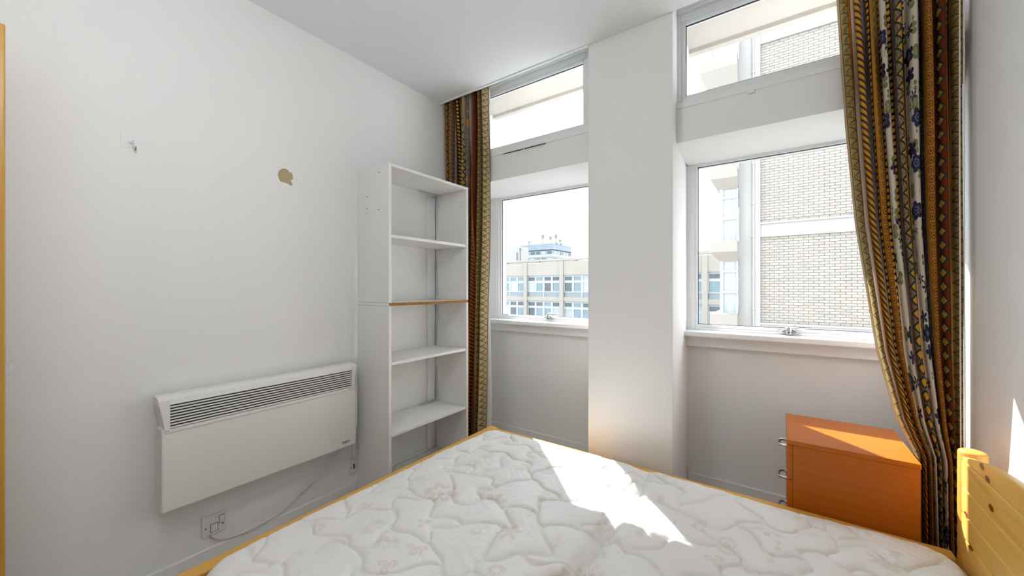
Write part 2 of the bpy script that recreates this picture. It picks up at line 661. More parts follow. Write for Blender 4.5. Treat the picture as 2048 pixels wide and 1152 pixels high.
# ------------------------------------------------------------------ room shell
W, YB, YC, ZC = 2.592, -0.74, 1.968, 2.573         # room width, back wall, ceiling front edge, ceiling height
PX0, PX1, PY = 1.166, 1.612, 1.971                 # pillar
structure(box('floor', 'carpet', (-0.15, W + 0.15, YB - 1.3, 2.67, -0.12, 0.0)), 'beige carpeted floor of the bedroom under the bed', 'floor')
m = MB().box(-0.15, W + 0.15, YB - 1.3, YC, ZC, 2.88).box(-0.15, W + 0.15, YC, 2.14, 2.80, 2.88)
structure(m.build('ceiling', 'ceiling_paint'), 'plain pale grey-white ceiling stopping short of the windows', 'ceiling')
wl_ = structure(box('wall_left', 'wall_paint', (-0.15, 0.0, YB - 1.3, 2.67, 0.0, 2.88)), 'long bare white wall with the electric heater on it', 'wall')
structure(box('wall_right', 'wall_paint', (W, W + 0.15, YB - 1.3, 2.67, 0.0, 2.88)), 'white wall behind the pine headboard', 'wall')
m = MB().box(0.0, 0.16, YB - 0.1, YB, 0, ZC).box(1.0, W, YB - 0.1, YB, 0, ZC).box(0.16, 1.0, YB - 0.1, YB, 2.02, ZC)
m.box(-0.15, W + 0.15, YB - 1.3, YB - 1.2, 0, ZC)
structure(m.build('wall_back', 'wall_paint'), 'white wall with the doorway behind the camera', 'wall')

# window wall: low walls, deep panels over the windows, jambs, heads
PF = 2.09                                            # face of the panel between the lower window and the fanlight
SZ = 1.968                                           # soffit over the lower windows
YL = 2.545                                           # low wall under the sills
m = MB()
m.box(0.0, PX0, YL, 2.65, 0.0, 0.95)
m.box(PX0, W, YL, 2.65, 0.0, 0.95)
m.box(0.0, PX0, PF, 2.64, SZ, 2.165)
m.box(1.58, W, PF, 2.64, SZ, 2.165)
m.box(0.0, 0.112, 2.505, 2.64, 0.95, SZ)
m.box(2.560, W, 2.505, 2.64, 0.95, SZ)
m.box(-0.15, W + 0.15, 2.14, 2.22, 2.715, 2.88)
structure(m.build('wall_window', 'wall_paint'), 'white window wall with two tall recessed bays', 'wall')
m = MB().prism([(PX0, PY), (PX1, PY), (1.572, 2.53), (1.572, 2.65), (PX0, 2.65)], 2, 0.0, 2.82)
structure(m.build('wall_pillar', 'wall_paint', bevel=0.004), 'broad white square pillar between the two windows', 'pillar')
m = MB().box(1.562, 1.600, 2.515, 2.64, 0.95, SZ)
structure(m.build('trim_1', 'gloss_white', bevel=0.002), 'narrow white jamb lining beside the right-hand lower window', 'trim')
# concrete overhang outside, seen through the fanlights
m = MB().box(-1.6, W + 2.6, 2.22, 2.64, 2.72, 3.05).box(-1.6, W + 2.6, 2.595, 2.64, 2.695, 2.72)
structure(m.build('trim_2', 'overhang_cream'), 'cream concrete overhang outside above the fanlights', 'overhang')
m = MB().box(-1.6, -0.15, YB, 2.65, -12, 5.6).box(W + 0.15, W + 2.6, YB, 2.65, -12, 5.6).box(-0.15, W + 0.15, YB - 1.3, 2.58, 2.88, 5.6).box(-0.15, W + 0.15, YB - 1.3, 2.63, -12, -0.12)
structure(m.build('wall_outer', 'soffit_cream'), 'rest of the apartment block around the bedroom', 'wall')
structure(box('trim_3', 'ceiling_paint', (0.0, PX0, 1.960, 1.974, 2.566, 2.60), bevel=0.003), 'thin white edge bead along the ceiling before the left fanlight', 'trim')

# baseboards
structure(box('baseboard_left', 'gloss_white', (0.0, 0.014, 0.0, 2.53, 0.0, 0.087), bevel=0.004), 'white skirting board below the electric heater', 'baseboard')
structure(box('baseboard_window_left', 'gloss_white', (0.0, PX0, 2.53, YL, 0.0, 0.088), bevel=0.004), 'white skirting board in the bay left of the pillar', 'baseboard')
structure(box('baseboard_window_right', 'gloss_white', (1.575, W, 2.53, YL, 0.0, 0.088), bevel=0.004), 'white skirting board in the bay right of the pillar', 'baseboard')
structure(box('baseboard_right', 'gloss_white', (W - 0.014, W, YB, 2.53, 0.0, 0.09), bevel=0.004), 'white skirting board behind the headboard', 'baseboard')
structure(box('trim_4', 'gloss_white', (0.0, 0.018, 1.836, 1.905, 0.087, 1.86), bevel=0.003), 'white boxed-in vertical pipe on the wall behind the shelves', 'pipe boxing')
structure(box('trim_5', 'gloss_white', (0.0, 0.014, 1.262, 1.284, 0.228, 0.70), bevel=0.002), 'white vertical cable trunking below the right end of the heater', 'trunking')

# peeled paint and hook on the left wall
pts = [(0.868, 1.776), (0.867, 1.790), (0.872, 1.806), (0.884, 1.818), (0.900, 1.823), (0.915, 1.818), (0.921, 1.808), (0.931, 1.812), (0.936, 1.800), (0.939, 1.786),
       (0.937, 1.775), (0.928, 1.772), (0.927, 1.765), (0.933, 1.758), (0.936, 1.746), (0.925, 1.743), (0.915, 1.750), (0.896, 1.752), (0.880, 1.752), (0.873, 1.762)]
MB().prism(pts, 0, -0.002, 0.0008).build('paint_peel', 'plaster_beige', wl_)
h = empty('wall_hook', (0.0, 0.35, 1.74))
tag(h, 'small clear adhesive hook stuck high on the white wall', 'hook')
MB().prism([(0.316, 1.752), (0.384, 1.766), (0.386, 1.812), (0.316, 1.812)], 0, 0.0, 0.0015).build('adhesive_pad', 'upvc', h)
MB().lathe([(0.010, 0.0015), (0.010, 0.006), (0.004, 0.008)], (0, 0.347, 1.785), 0, 16).build('base', 'upvc', h, smooth=True)
MB().tube([(0.006, 0.347, 1.786), (0.012, 0.348, 1.775), (0.013, 0.350, 1.760), (0.018, 0.352, 1.750), (0.026, 0.353, 1.752), (0.029, 0.353, 1.762)], 0.0032, 8).build('hook', 'bracket_steel', h, smooth=True)

# ------------------------------------------------------------------ windows
def frame_ring(x0, x1, z0, z1, w, y0, y1):
    return MB().box(x0, x0 + w, y0, y1, z0, z1).box(x1 - w, x1, y0, y1, z0, z1).box(x0 + w, x1 - w, y0, y1, z1 - w, z1).box(x0 + w, x1 - w, y0, y1, z0, z0 + w)


def window(n, x0, x1, z0, z1, yf, yg, label, wo, wi):
    r = empty('window_%d' % n, ((x0 + x1) / 2, yf, z0))
    structure(r, label, 'window')
    fr = frame_ring(x0, x1, z0, z1, wo, yf, yg + 0.025).build('window_frame', 'upvc', r, 0.003)
    a = wo - 0.002
    frame_ring(x0 + a, x1 - a, z0 + a, z1 - a, wi, yf + 0.010, yg + 0.02).build('sash', 'upvc', r, 0.003)
    b = a + wi
    frame_ring(x0 + b - 0.001, x1 - b + 0.001, z0 + b - 0.001, z1 - b + 0.001, 0.004, yg - 0.004, yg + 0.004).build('gasket', 'gasket', r)
    box('pane', 'window_glass', (x0 + b, x1 - b, yg - 0.001, yg + 0.001, z0 + b, z1 - b), r)
    return r


w1 = window(1, 0.112, PX0, 0.965, 1.987, 2.510, 2.535, 'lower window left of the pillar looking onto a cream office block', 0.018, 0.020)
w2 = window(2, 0.0, 1.116, 2.165, 2.650, 2.130, 2.150, 'fanlight above the window left of the pillar', 0.036, 0.022)
w3 = window(3, 1.598, 2.560, 0.965, 1.987, 2.510, 2.535, 'lower window right of the pillar looking onto a brick facade', 0.018, 0.020)
w4 = window(4, 1.580, W, 2.165, 2.650, 2.130, 2.150, 'fanlight above the window right of the pillar', 0.038, 0.022)
box('jamb', 'upvc', (1.112, PX0, 2.125, 2.20, 2.165, 2.72), w2, 0.002)
for r, x0, x1 in ((w1, 0.06, PX0), (w3, 1.566, W)):
    box('window_sill', 'gloss_white', (x0, x1, 2.395, 2.53, 0.938, 0.968), r, 0.006)
    box('apron', 'gloss_white', (x0 + 0.006, x1, 2.485, YL, 0.872, 0.938), r, 0.003)
for r, x0, x1 in ((w2, 0.0, PX0), (w4, 1.580, W)):
    box('ledge', 'gloss_white', (x0, x1, PF - 0.006, 2.135, 2.140, 2.170), r, 0.003)
    box('head_board', 'upvc', (x0, x1, 2.112, 2.172, 2.648, 2.72), r, 0.003)
box('vent_slot', 'dark_void', (0.495, 0.655, PF - 0.0085, PF - 0.004, 2.136, 2.1395), w2)
box('vent_slot', 'dark_void', (0.667, 0.827, PF - 0.0085, PF - 0.004, 2.136, 2.1395), w2)
box('vent_catch', 'upvc', (1.915, 1.945, PF - 0.012, PF - 0.004, 2.128, 2.144), w4, 0.002)


def fastener(parent, x, z):
    """chrome cockspur catch: winged plate, domed body, long lever"""
    k = MB().box(x - 0.010, x + 0.012, 2.483, 2.513, z - 0.016, z + 0.006).build('catch', 'chrome', parent, 0.003)
    MB().prism([(x - 0.042, z - 0.001), (x - 0.030, z - 0.006), (x + 0.032, z - 0.006), (x + 0.044, z - 0.001), (x + 0.018, z + 0.014), (x - 0.016, z + 0.014)], 1, 2.489, 2.512).build('wing_plate', 'chrome', k, 0.003)
    MB().lathe([(0.0145, 0.0), (0.0145, 0.010), (0.011, 0.018), (0.004, 0.022)], (x, 2.495, z + 0.004), 2, 18).build('hub', 'chrome', k, smooth=True)
    MB().tube([(x, 2.493, z + 0.024), (x + 0.022, 2.489, z + 0.027), (x + 0.055, 2.485, z + 0.025), (x + 0.092, 2.483, z + 0.025)], [0.009, 0.008, 0.0075, 0.005], 10).build('lever', 'chrome', k, smooth=True)
    MB().lathe([(0.005, 0.0), (0.0035, -0.004)], (x, 2.483, z - 0.006), 1, 12).build('screw', 'gasket', k, smooth=True)


fastener(w1, 0.613, 0.996)
fastener(w3, 2.078, 0.988)

# ------------------------------------------------------------------ door leaf standing open at the left edge
dr = empty('door_1', (0.18, -0.70, 0.0))
structure(dr, 'golden oak door standing open at the extreme left edge', 'door')
box('door_leaf', 'door_oak', (0.165, 0.205, -0.72, 0.049, 0.008, 1.985), dr, 0.003)
box('latch_plate', 'bracket_steel', (0.174, 0.197, 0.0485, 0.0502, 0.94, 1.05), dr, 0.001)
MB().prism([(0.178, 0.0495), (0.194, 0.0495), (0.194, 0.056), (0.184, 0.063), (0.178, 0.063)], 2, 0.978, 0.996).build('latch_bolt', 'bracket_steel', dr)

# ------------------------------------------------------------------ convector heater
ht = empty('convector_heater', (0.0, 0.82, 0.345))
tag(ht, 'white electric convector heater with a slotted grille on the bare wall', 'heater')
MB().box(0.022, 0.100, 0.411, 1.231, 0.347, 0.672).build('body', 'heater_white', ht, 0.006)
MB().box(0.0, 0.030, 0.440, 1.200, 0.380, 0.760).build('back_panel', 'heater_white', ht, 0.002)
# cap: frame around the grille opening, sides leaning inwards towards the bottom
GY0, GY1, GZ0, GZ1 = 0.436, 1.203, 0.669, 0.764
cap = MB()
cap.prism([(0.401, 0.785), (0.421, 0.662), (GY0, 0.662), (GY0, 0.785)], 0, 0.030, 0.104)
cap.prism([(GY1, 0.785), (GY1, 0.662), (1.214, 0.662), (1.232, 0.785)], 0, 0.030, 0.104)
cap.prism([(0.030, GZ1), (0.104, GZ1), (0.098, 0.785), (0.080, 0.797), (0.030, 0.797)], 1, 0.401, 1.232)
cap.box(0.030, 0.104, 0.421, 1.214, 0.656, GZ0)
cap.build('grille_frame', 'heater_white', ht, 0.002)
box('grille_cavity', 'dark_void', (0.040, 0.086, GY0 - 0.002, GY1 + 0.002, GZ0 - 0.002, GZ1 + 0.002), ht)
NS = 8
pit = (GZ1 - GZ0) / (NS + 0.4)
for i in range(NS):
    z = GZ0 + pit * (i + 0.45)
    MB().prism([(0.0975, z + 0.001), (0.103, z), (0.103, z + 0.0052), (0.0975, z + 0.0056)], 1, GY0, GY1).build('slat', 'heater_white', ht)
MB().lathe([(0.010, 0.0), (0.010, 0.006), (0.007, 0.008)], (0.055, 1.06, 0.797), 2, 14).build('thermostat_knob', 'cable_white', ht, smooth=True)
tcu = bpy.data.curves.new('logo', 'FONT')
tcu.body = 'TESY'
tcu.size = 0.0205
tcu.offset = 0.0004
tcu.extrude = 0.0004
tcu.space_character = 1.12
tob = bpy.data.objects.new('logo_tmp', tcu)
col.objects.link(tob)
bpy.context.view_layer.update()
tme = bpy.data.meshes.new_from_object(tob.evaluated_get(bpy.context.evaluated_depsgraph_get()))
bpy.data.objects.remove(tob)
lo = bpy.data.objects.new('logo_lettering', tme)
tme.materials.clear()
tme.materials.append(M['logo_ink'])
for v in tme.vertices:                                # lettering plane x-y becomes the heater's front, y-z
    a, b, c = v.co
    v.co = (0.1005 + c, 1.147 + a * 0.95, 0.371 + b * 0.82)
col.objects.link(lo)
lo.parent = ht
lo.matrix_parent_inverse = ht.matrix_basis.inverted()
tag(lo, 'small black TESY lettering')
cb = [(0.055, 1.172, 0.350), (0.050, 1.165, 0.325), (0.035, 1.110, 0.262), (0.018, 1.040, 0.200), (0.010, 0.960, 0.150), (0.018, 0.880, 0.113), (0.020, 0.800, 0.096),
      (0.020, 0.740, 0.092), (0.018, 0.680, 0.093), (0.012, 0.630, 0.106), (0.008, 0.600, 0.128), (0.006, 0.595, 0.145)]
def spline(p, n=6):
    P = [Vector(q) for q in p]
    out = []
    for i in range(len(P) - 1):
        a, b, c, d = P[max(i - 1, 0)], P[i], P[i + 1], P[min(i + 2, len(P) - 1)]
        for k in range(n):
            t = k / n
            out.append(0.5 * ((2 * b) + (c - a) * t + (2 * a - 5 * b + 4 * c - d) * t * t + (3 * b - a - 3 * c + d) * t ** 3))
    return out + [P[-1]]
MB().tube(spline(cb), 0.0042, 8).build('power_cable', 'cable_white', ht, smooth=True)

# fused spur and socket plate
sp = empty('fused_spur', (0.0, 0.604, 0.14))
tag(sp, 'white switched fuse plate under the left end of the heater', 'wall switch')
box('plate', 'plastic_white', (0.0, 0.010, 0.561, 0.647, 0.139, 0.225), sp, 0.003)
box('fuse_holder', 'plastic_white', (0.008, 0.0125, 0.592, 0.616, 0.152, 0.184), sp, 0.001)
box('fuse_gap', 'dark_void', (0.009, 0.0104, 0.5905, 0.618, 0.150, 0.186), sp)
box('rocker', 'plastic_white', (0.008, 0.0135, 0.623, 0.641, 0.180, 0.211), sp, 0.001)
box('rocker_gap', 'dark_void', (0.009, 0.0104, 0.6215, 0.6425, 0.1785, 0.2125), sp)
for y in (0.574, 0.636):
    MB().lathe([(0.0028, 0.0095), (0.0028, 0.0108)], (0, y, 0.175 if y < 0.6 else 0.172), 0, 10).build('screw', 'dark_void', sp)
so = empty('socket_plate', (0.0, 1.29, 0.14))
tag(so, 'white socket plate half hidden behind the shelving unit', 'wall socket')
box('plate', 'plastic_white', (0.0, 0.010, 1.246, 1.332, 0.139, 0.225), so, 0.003)
box('rocker', 'dark_void', (0.009, 0.0125, 1.270, 1.276, 0.166, 0.194), so, 0.001)
MB().lathe([(0.0028, 0.0095), (0.0028, 0.0108)], (0, 1.2575, 0.175), 0, 10).build('screw', 'dark_void', so)

# ------------------------------------------------------------------ shelving unit
BX0, BX1, BY0, BY1 = 0.022, 0.315, 1.287, 1.926
T = 0.017
bk = empty('shelving_unit', (BX0, BY0, 0.0))
tag(bk, 'tall white open-backed shelving unit beside the left curtain', 'shelving unit')
for y0, nm in ((BY0, 'a'), (BY1 - T, 'b')):
    box('side_panel', 'melamine', (BX0, BX1, y0, y0 + T, 0.0, 1.1215), bk, 0.001)
    box('side_panel', 'melamine', (BX0, BX1, y0, y0 + T, 1.1395, 1.900), bk, 0.001)
dk = box('middle_board', 'melamine', (BX0, BX1 - 0.0006, BY0, BY1, 1.1225, 1.1385), bk)
box('raw_front_edge', 'raw_chipboard', (BX1 - 0.0006, BX1 + 0.0006, BY0 + 0.001, BY1 - 0.001, 1.1225, 1.1385), dk)
tag(dk, 'white board with a raw brown chipboard front edge')
box('top_board', 'melamine', (BX0, BX1, BY0 + T, BY1 - T, 1.883, 1.899), bk, 0.001)
for z in (1.496, 0.796, 0.402):
    box('shelf', 'melamine', (BX0 + 0.004, BX1 - 0.008, BY0 + T + 0.001, BY1 - T - 0.001, z, z + 0.017), bk, 0.001)
box('bottom_board', 'melamine', (BX0, BX1, BY0 + T, BY1 - T, 0.06, 0.077), bk, 0.001)
# white metal corner braces against the far side panel
for z0, z1, zt in ((1.87, 1.62, 1.878), (1.165, 1.42, 1.1440), (1.108, 0.86, 1.1160), (0.445, 0.66, 0.425)):
    ym = BY1 - T - 0.001
    b = MB().prism([(BX0 + 0.004, z0), (BX0 + 0.030, z0), (BX0 + 0.011, z1), (BX0 + 0.004, z1)], 1, ym - 0.004, ym)
    b.prism([(ym - 0.001, zt - 0.0012), (ym - 0.17, zt - 0.0012), (ym - 0.17, zt + 0.0012), (ym - 0.001, zt + 0.0012)], 0, BX0 + 0.006, BX0 + 0.024)
    b.build('corner_brace', 'bracket_steel', bk)
hol = MB()
for y, s in ((BY1 - T - 0.0008, 1),):
    for x in (BX1 - 0.045, BX0 + 0.034):
        for z in (1.80, 1.775, 1.53, 1.487, 1.465, 1.02, 0.995, 0.97, 0.775, 0.75, 0.43, 0.392):
            hol.lathe([(0.0026, -0.0006), (0.0026, 0.0006)], (x, y, z), 1, 8)
for x, z in ((0.23, 1.86), (0.12, 1.74), (0.115, 1.672), (0.11, 1.645), (0.225, 1.655)):
    hol.lathe([(0.0035, -0.0006), (0.0035, 0.0006)], (x, BY0 + 0.0002, z), 1, 8)
tag(hol.build('peg_holes', 'dark_void', bk), kind='stuff')

# ------------------------------------------------------------------ bed
bd = empty('bed', (1.55, 1.06, 0.0))
tag(bd, 'pine double bed frame with a board headboard against the right wall', 'bed')
RZ0, RZ1 = 0.215, 0.362
BYN, BYF = 0.285, 1.845                               # outer faces of the long rails
box('side_rail', 'pine_along_x', (0.60, 2.50, BYF - 0.055, BYF, RZ0, RZ1), bd, 0.006)
box('side_rail', 'pine_along_x', (0.60, 2.50, BYN, BYN + 0.055, RZ0, RZ1), bd, 0.006)
box('foot_rail', 'pine_along_y', (0.572, 0.628, BYN, BYF + 0.006, RZ0, RZ1 + 0.004), bd, 0.006)
PR = 0.0315
for y in (1.778, 0.352):
    MB().lathe([(PR - 0.003, 0.0), (PR, 0.004), (PR, 0.708), (PR - 0.002, 0.713), (PR - 0.007, 0.716), (0.004, 0.717)], (2.527, y, 0.0), 2, 32).build('head_post', 'pine_along_z', bd, smooth=True)
for y in (1.80, 0.33):
    MB().lathe([(PR - 0.003, 0.0), (PR, 0.004), (PR, 0.22), (PR - 0.004, 0.222)], (0.600, y, 0.0), 2, 28).build('foot_leg', 'pine_along_z', bd, smooth=True)
# headboard: horizontal boards with chamfered joints, the top one arched
HY0, HY1, HX = 0.372, 1.758, 2.498
zs = [0.300, 0.380, 0.4575, 0.5315, 0.6085, 0.6925]
for i in range(len(zs) - 1):
    MB().box(HX, HX + 0.019, HY0, HY1, zs[i] + 0.0004, zs[i + 1] - 0.0004).build('headboard_board', 'pine_board', bd, 0.004)
def arch(y):
    e = min(y - HY0, HY1 - y)
    t = max(0.0, min(1.0, e / 0.36))
    return 0.700 + 0.056 * math.sin(t * math.pi / 2)
ys = [HY0 + (HY1 - HY0) * i / 60 for i in range(61)]
MB().prism([(HY0, 0.6929), (HY1, 0.6929)] + [(y, arch(y)) for y in reversed(ys)], 0, HX, HX + 0.019).build('headboard_board', 'pine_board', bd, 0.004)
for i in range(11):
    x = 0.70 + i * 0.165
    box('slat', 'pine_along_y', (x, x + 0.07, BYN + 0.050, BYF - 0.050, 0.222, 0.240), bd)

# mattress: quilted top with wandering stitch lines
MX0, MX1, MY0, MY1, MZ = 0.648, 2.480, 0.372, 1.752, 0.392
NX, NY = 470, 354
gx = np.linspace(MX0, MX1, NX)
gy = np.linspace(MY0, MY1, NY)
XX, YY = np.meshgrid(gx, gy, indexing='ij')
RC = 0.085
def round_corners(XX, YY):
    X2, Y2 = XX.copy(), YY.copy()
    for cx, sx in ((MX0 + RC, -1), (MX1 - RC, 1)):
        for cy, sy in ((MY0 + RC, -1), (MY1 - RC, 1)):
            dx, dy = (XX - cx) * sx, (YY - cy) * sy
            k = (dx > 0) & (dy > 0)
            n = np.hypot(dx, dy) + 1e-9
            f = np.maximum(dx, dy) / n
            X2[k] = (cx + sx * dx * f)[k]
            Y2[k] = (cy + sy * dy * f)[k]
    return X2, Y2
PXm, PYm = round_corners(XX, YY)
# stitch network: warped cells, longer one way
seeds = []
for i in range(-1, 11):
    for j in range(-1, 11):
        seeds.append((MX0 - 0.1 + 0.215 * i + (0.108 if j % 2 else 0) + rng.uniform(-0.06, 0.06), MY0 - 0.1 + 0.160 * j + rng.uniform(-0.045, 0.045)))
S = np.array(seeds)
wx = PXm + 0.034 * np.sin(PYm * 21 + 1.3) + 0.018 * np.sin(PYm * 47 + PXm * 9) + 0.016 * np.sin(PXm * 31 + 2)
wy = PYm + 0.030 * np.sin(PXm * 19 + 0.4) + 0.018 * np.sin(PXm * 43 - PYm * 11) + 0.012 * np.sin(PYm * 37)
ca, sa = math.cos(0.5), math.sin(0.5)
def rot(a, b):
    return a * ca + b * sa, (-a * sa + b * ca) * 1.25
qx, qy = rot(wx, wy)
sx_, sy_ = rot(S[:, 0], S[:, 1])
f1 = np.full(qx.shape, 9.0)
f2 = np.full(qx.shape, 9.0)
for a, b in zip(sx_, sy_):
    d = np.hypot(qx - a, qy - b)
    nf1 = np.minimum(f1, d)
    f2 = np.minimum(f2, np.maximum(f1, d))
    f1 = nf1
seam = (f2 - f1) * 0.5
fold = np.abs(PXm - (1.565 + 0.012 * np.sin(PYm * 17) + 0.006 * np.sin(PYm * 41)))
seam = np.minimum(seam, fold + 0.002)
puff = 0.6 * (1 - np.exp(-np.maximum(seam - 0.0006, 0) / 0.006)) + 0.4 * (1 - np.exp(-seam / 0.03))
edge = np.minimum(np.minimum(XX - MX0, MX1 - XX), np.minimum(YY - MY0, MY1 - YY))
RE = 0.028
er = np.clip(edge, 0, RE)
drop = RE - np.sqrt(np.maximum(RE * RE - (RE - er) ** 2, 0))
big = 0.004 * np.sin(PXm * 5.1 + 0.6) * np.sin(PYm * 4.3 + 1) + 0.0025 * np.sin(PXm * 13 + PYm * 9)
crinkle = 0.0010 * np.sin(PXm * 90 + 5 * np.sin(PYm * 23)) * np.sin(PYm * 70 + 4 * np.sin(PXm * 29))
groove = 0.022 * np.exp(-(fold / 0.028) ** 2)
wrk = 0.006 * np.exp(-(fold / 0.10) ** 2) * np.sin(PYm * 38 + PXm * 30)
puff = puff + (0.75 - puff) * np.clip(1 - edge / 0.05, 0, 1)
ZZ = MZ + 0.017 * puff + big + crinkle * puff - drop - groove * np.clip(edge / 0.08, 0, 1) + wrk
verts = np.stack([PXm, PYm, ZZ], -1).reshape(-1, 3)
idx = np.arange(NX * NY).reshape(NX, NY)
quads = np.stack([idx[:-1, :-1], idx[1:, :-1], idx[1:, 1:], idx[:-1, 1:]], -1).reshape(-1, 4)
ring = list(idx[:, 0]) + list(idx[-1, 1:]) + list(idx[-2::-1, -1]) + list(idx[0, -2:0:-1])
vl = [tuple(v) for v in verts.tolist()]
fl = [tuple(q) for q in quads.tolist()]
rp = verts[ring]
cx_, cy_ = (MX0 + MX1) / 2, (MY0 + MY1) / 2
nr = len(ring)
prev = ring
for z, grow in ((0.345, 0.004), (0.31, 0.006), (0.27, 0.006), (0.245, 0.0), (0.241, -0.02)):
    s = len(vl)
    for p in rp:
        dx = 1 if p[0] > cx_ else -1
        dy = 1 if p[1] > cy_ else -1
        vl.append((p[0] + dx * grow * 0.7, p[1] + dy * grow * 0.7, z))
    cur = list(range(s, s + nr))
    for k in range(nr):
        fl.append((prev[k], cur[k], cur[(k + 1) % nr], prev[(k + 1) % nr]))
    prev = cur
fl.append(tuple(prev))
me = bpy.data.meshes.new('mattress')
me.from_pydata(vl, [], [tuple(int(i) for i in f) for f in fl])
bm = bmesh.new(); bm.from_mesh(me); bmesh.ops.recalc_face_normals(bm, faces=bm.faces); bm.to_mesh(me); bm.free()
me.materials.append(M['damask_ticking'])
for p in me.polygons:
    p.use_smooth = True
mt = empty('mattress', (cx_, cy_, 0.241))
tag(mt, 'bare quilted ivory damask mattress with old stains on the pine bed', 'mattress')
mo = bpy.data.objects.new('ticking', me)
col.objects.link(mo)
mo.parent = mt
mo.matrix_parent_inverse = mt.matrix_basis.inverted()
def outline(off, z, n=14):
    pts = []
    for cx, cy, a0 in ((MX1 - RC, MY1 - RC, 0), (MX0 + RC, MY1 - RC, 90), (MX0 + RC, MY0 + RC, 180), (MX1 - RC, MY0 + RC, 270)):
        for k in range(n + 1):
            a = R(a0 + 90 * k / n)
            pts.append((cx + (RC + off) * math.cos(a), cy + (RC + off) * math.sin(a), z))
    out = []
    for i, p in enumerate(pts):
        q = pts[(i + 1) % len(pts)]
        L = math.dist(p, q)
        for k in range(max(1, int(L / 0.03))):
            t = k / max(1, int(L / 0.03))
            out.append((p[0] + (q[0] - p[0]) * t + rng.uniform(-0.001, 0.001), p[1] + (q[1] - p[1]) * t + rng.uniform(-0.001, 0.001), p[2] + rng.uniform(-0.0012, 0.0012)))
    return out + [out[0]]
MB().tube(outline(0.003, 0.376), 0.0058, 8, False).build('piping', 'piping_cloth', mt, smooth=True)
MB().tube(outline(0.005, 0.366), 0.0040, 6, False).build('edge_tape', 'edge_tape', mt, smooth=True)

# ------------------------------------------------------------------ bedside drawer chest
ns = empty('bedside_chest', (2.25, 2.06, 0.0))
tag(ns, 'orange beech-effect bedside drawer chest between the bed and the window', 'bedside chest')
NX0, NX1, NY0, NY1, NZ = 2.064, 2.434, 1.866, 2.256, 0.616
box('body', 'beech_laminate', (NX0 + 0.018, NX1, NY0, NY1, 0.0, NZ - 0.019), ns, 0.001)
box('top_board', 'beech_laminate', (NX0 - 0.001, NX1 + 0.002, NY0 - 0.002, NY1, NZ - 0.018, NZ), ns, 0.0015)
for i in range(4):
    z0 = 0.045 + i * 0.1385
    d = box('drawer', 'beech_laminate', (NX0, NX0 + 0.0175, NY0 + 0.002, NY1 - 0.002, z0, z0 + 0.135), ns, 0.001)
    zc = z0 + 0.078
    hp = [(NX0, 2.02, zc), (NX0 - 0.018, 2.023, zc), (NX0 - 0.027, 2.035, zc - 0.003), (NX0 - 0.030, 2.06, zc - 0.005), (NX0 - 0.027, 2.085, zc - 0.003), (NX0 - 0.018, 2.097, zc), (NX0, 2.10, zc)]
    MB().tube(spline(hp, 4), 0.0055, 10).build('handle', 'chrome', d, smooth=True)
    for y in (2.02, 2.10):
        MB().lathe([(0.010, -0.004), (0.010, 0.0)], (NX0, y, zc), 0, 14).build('handle_rose', 'chrome', d, smooth=True)

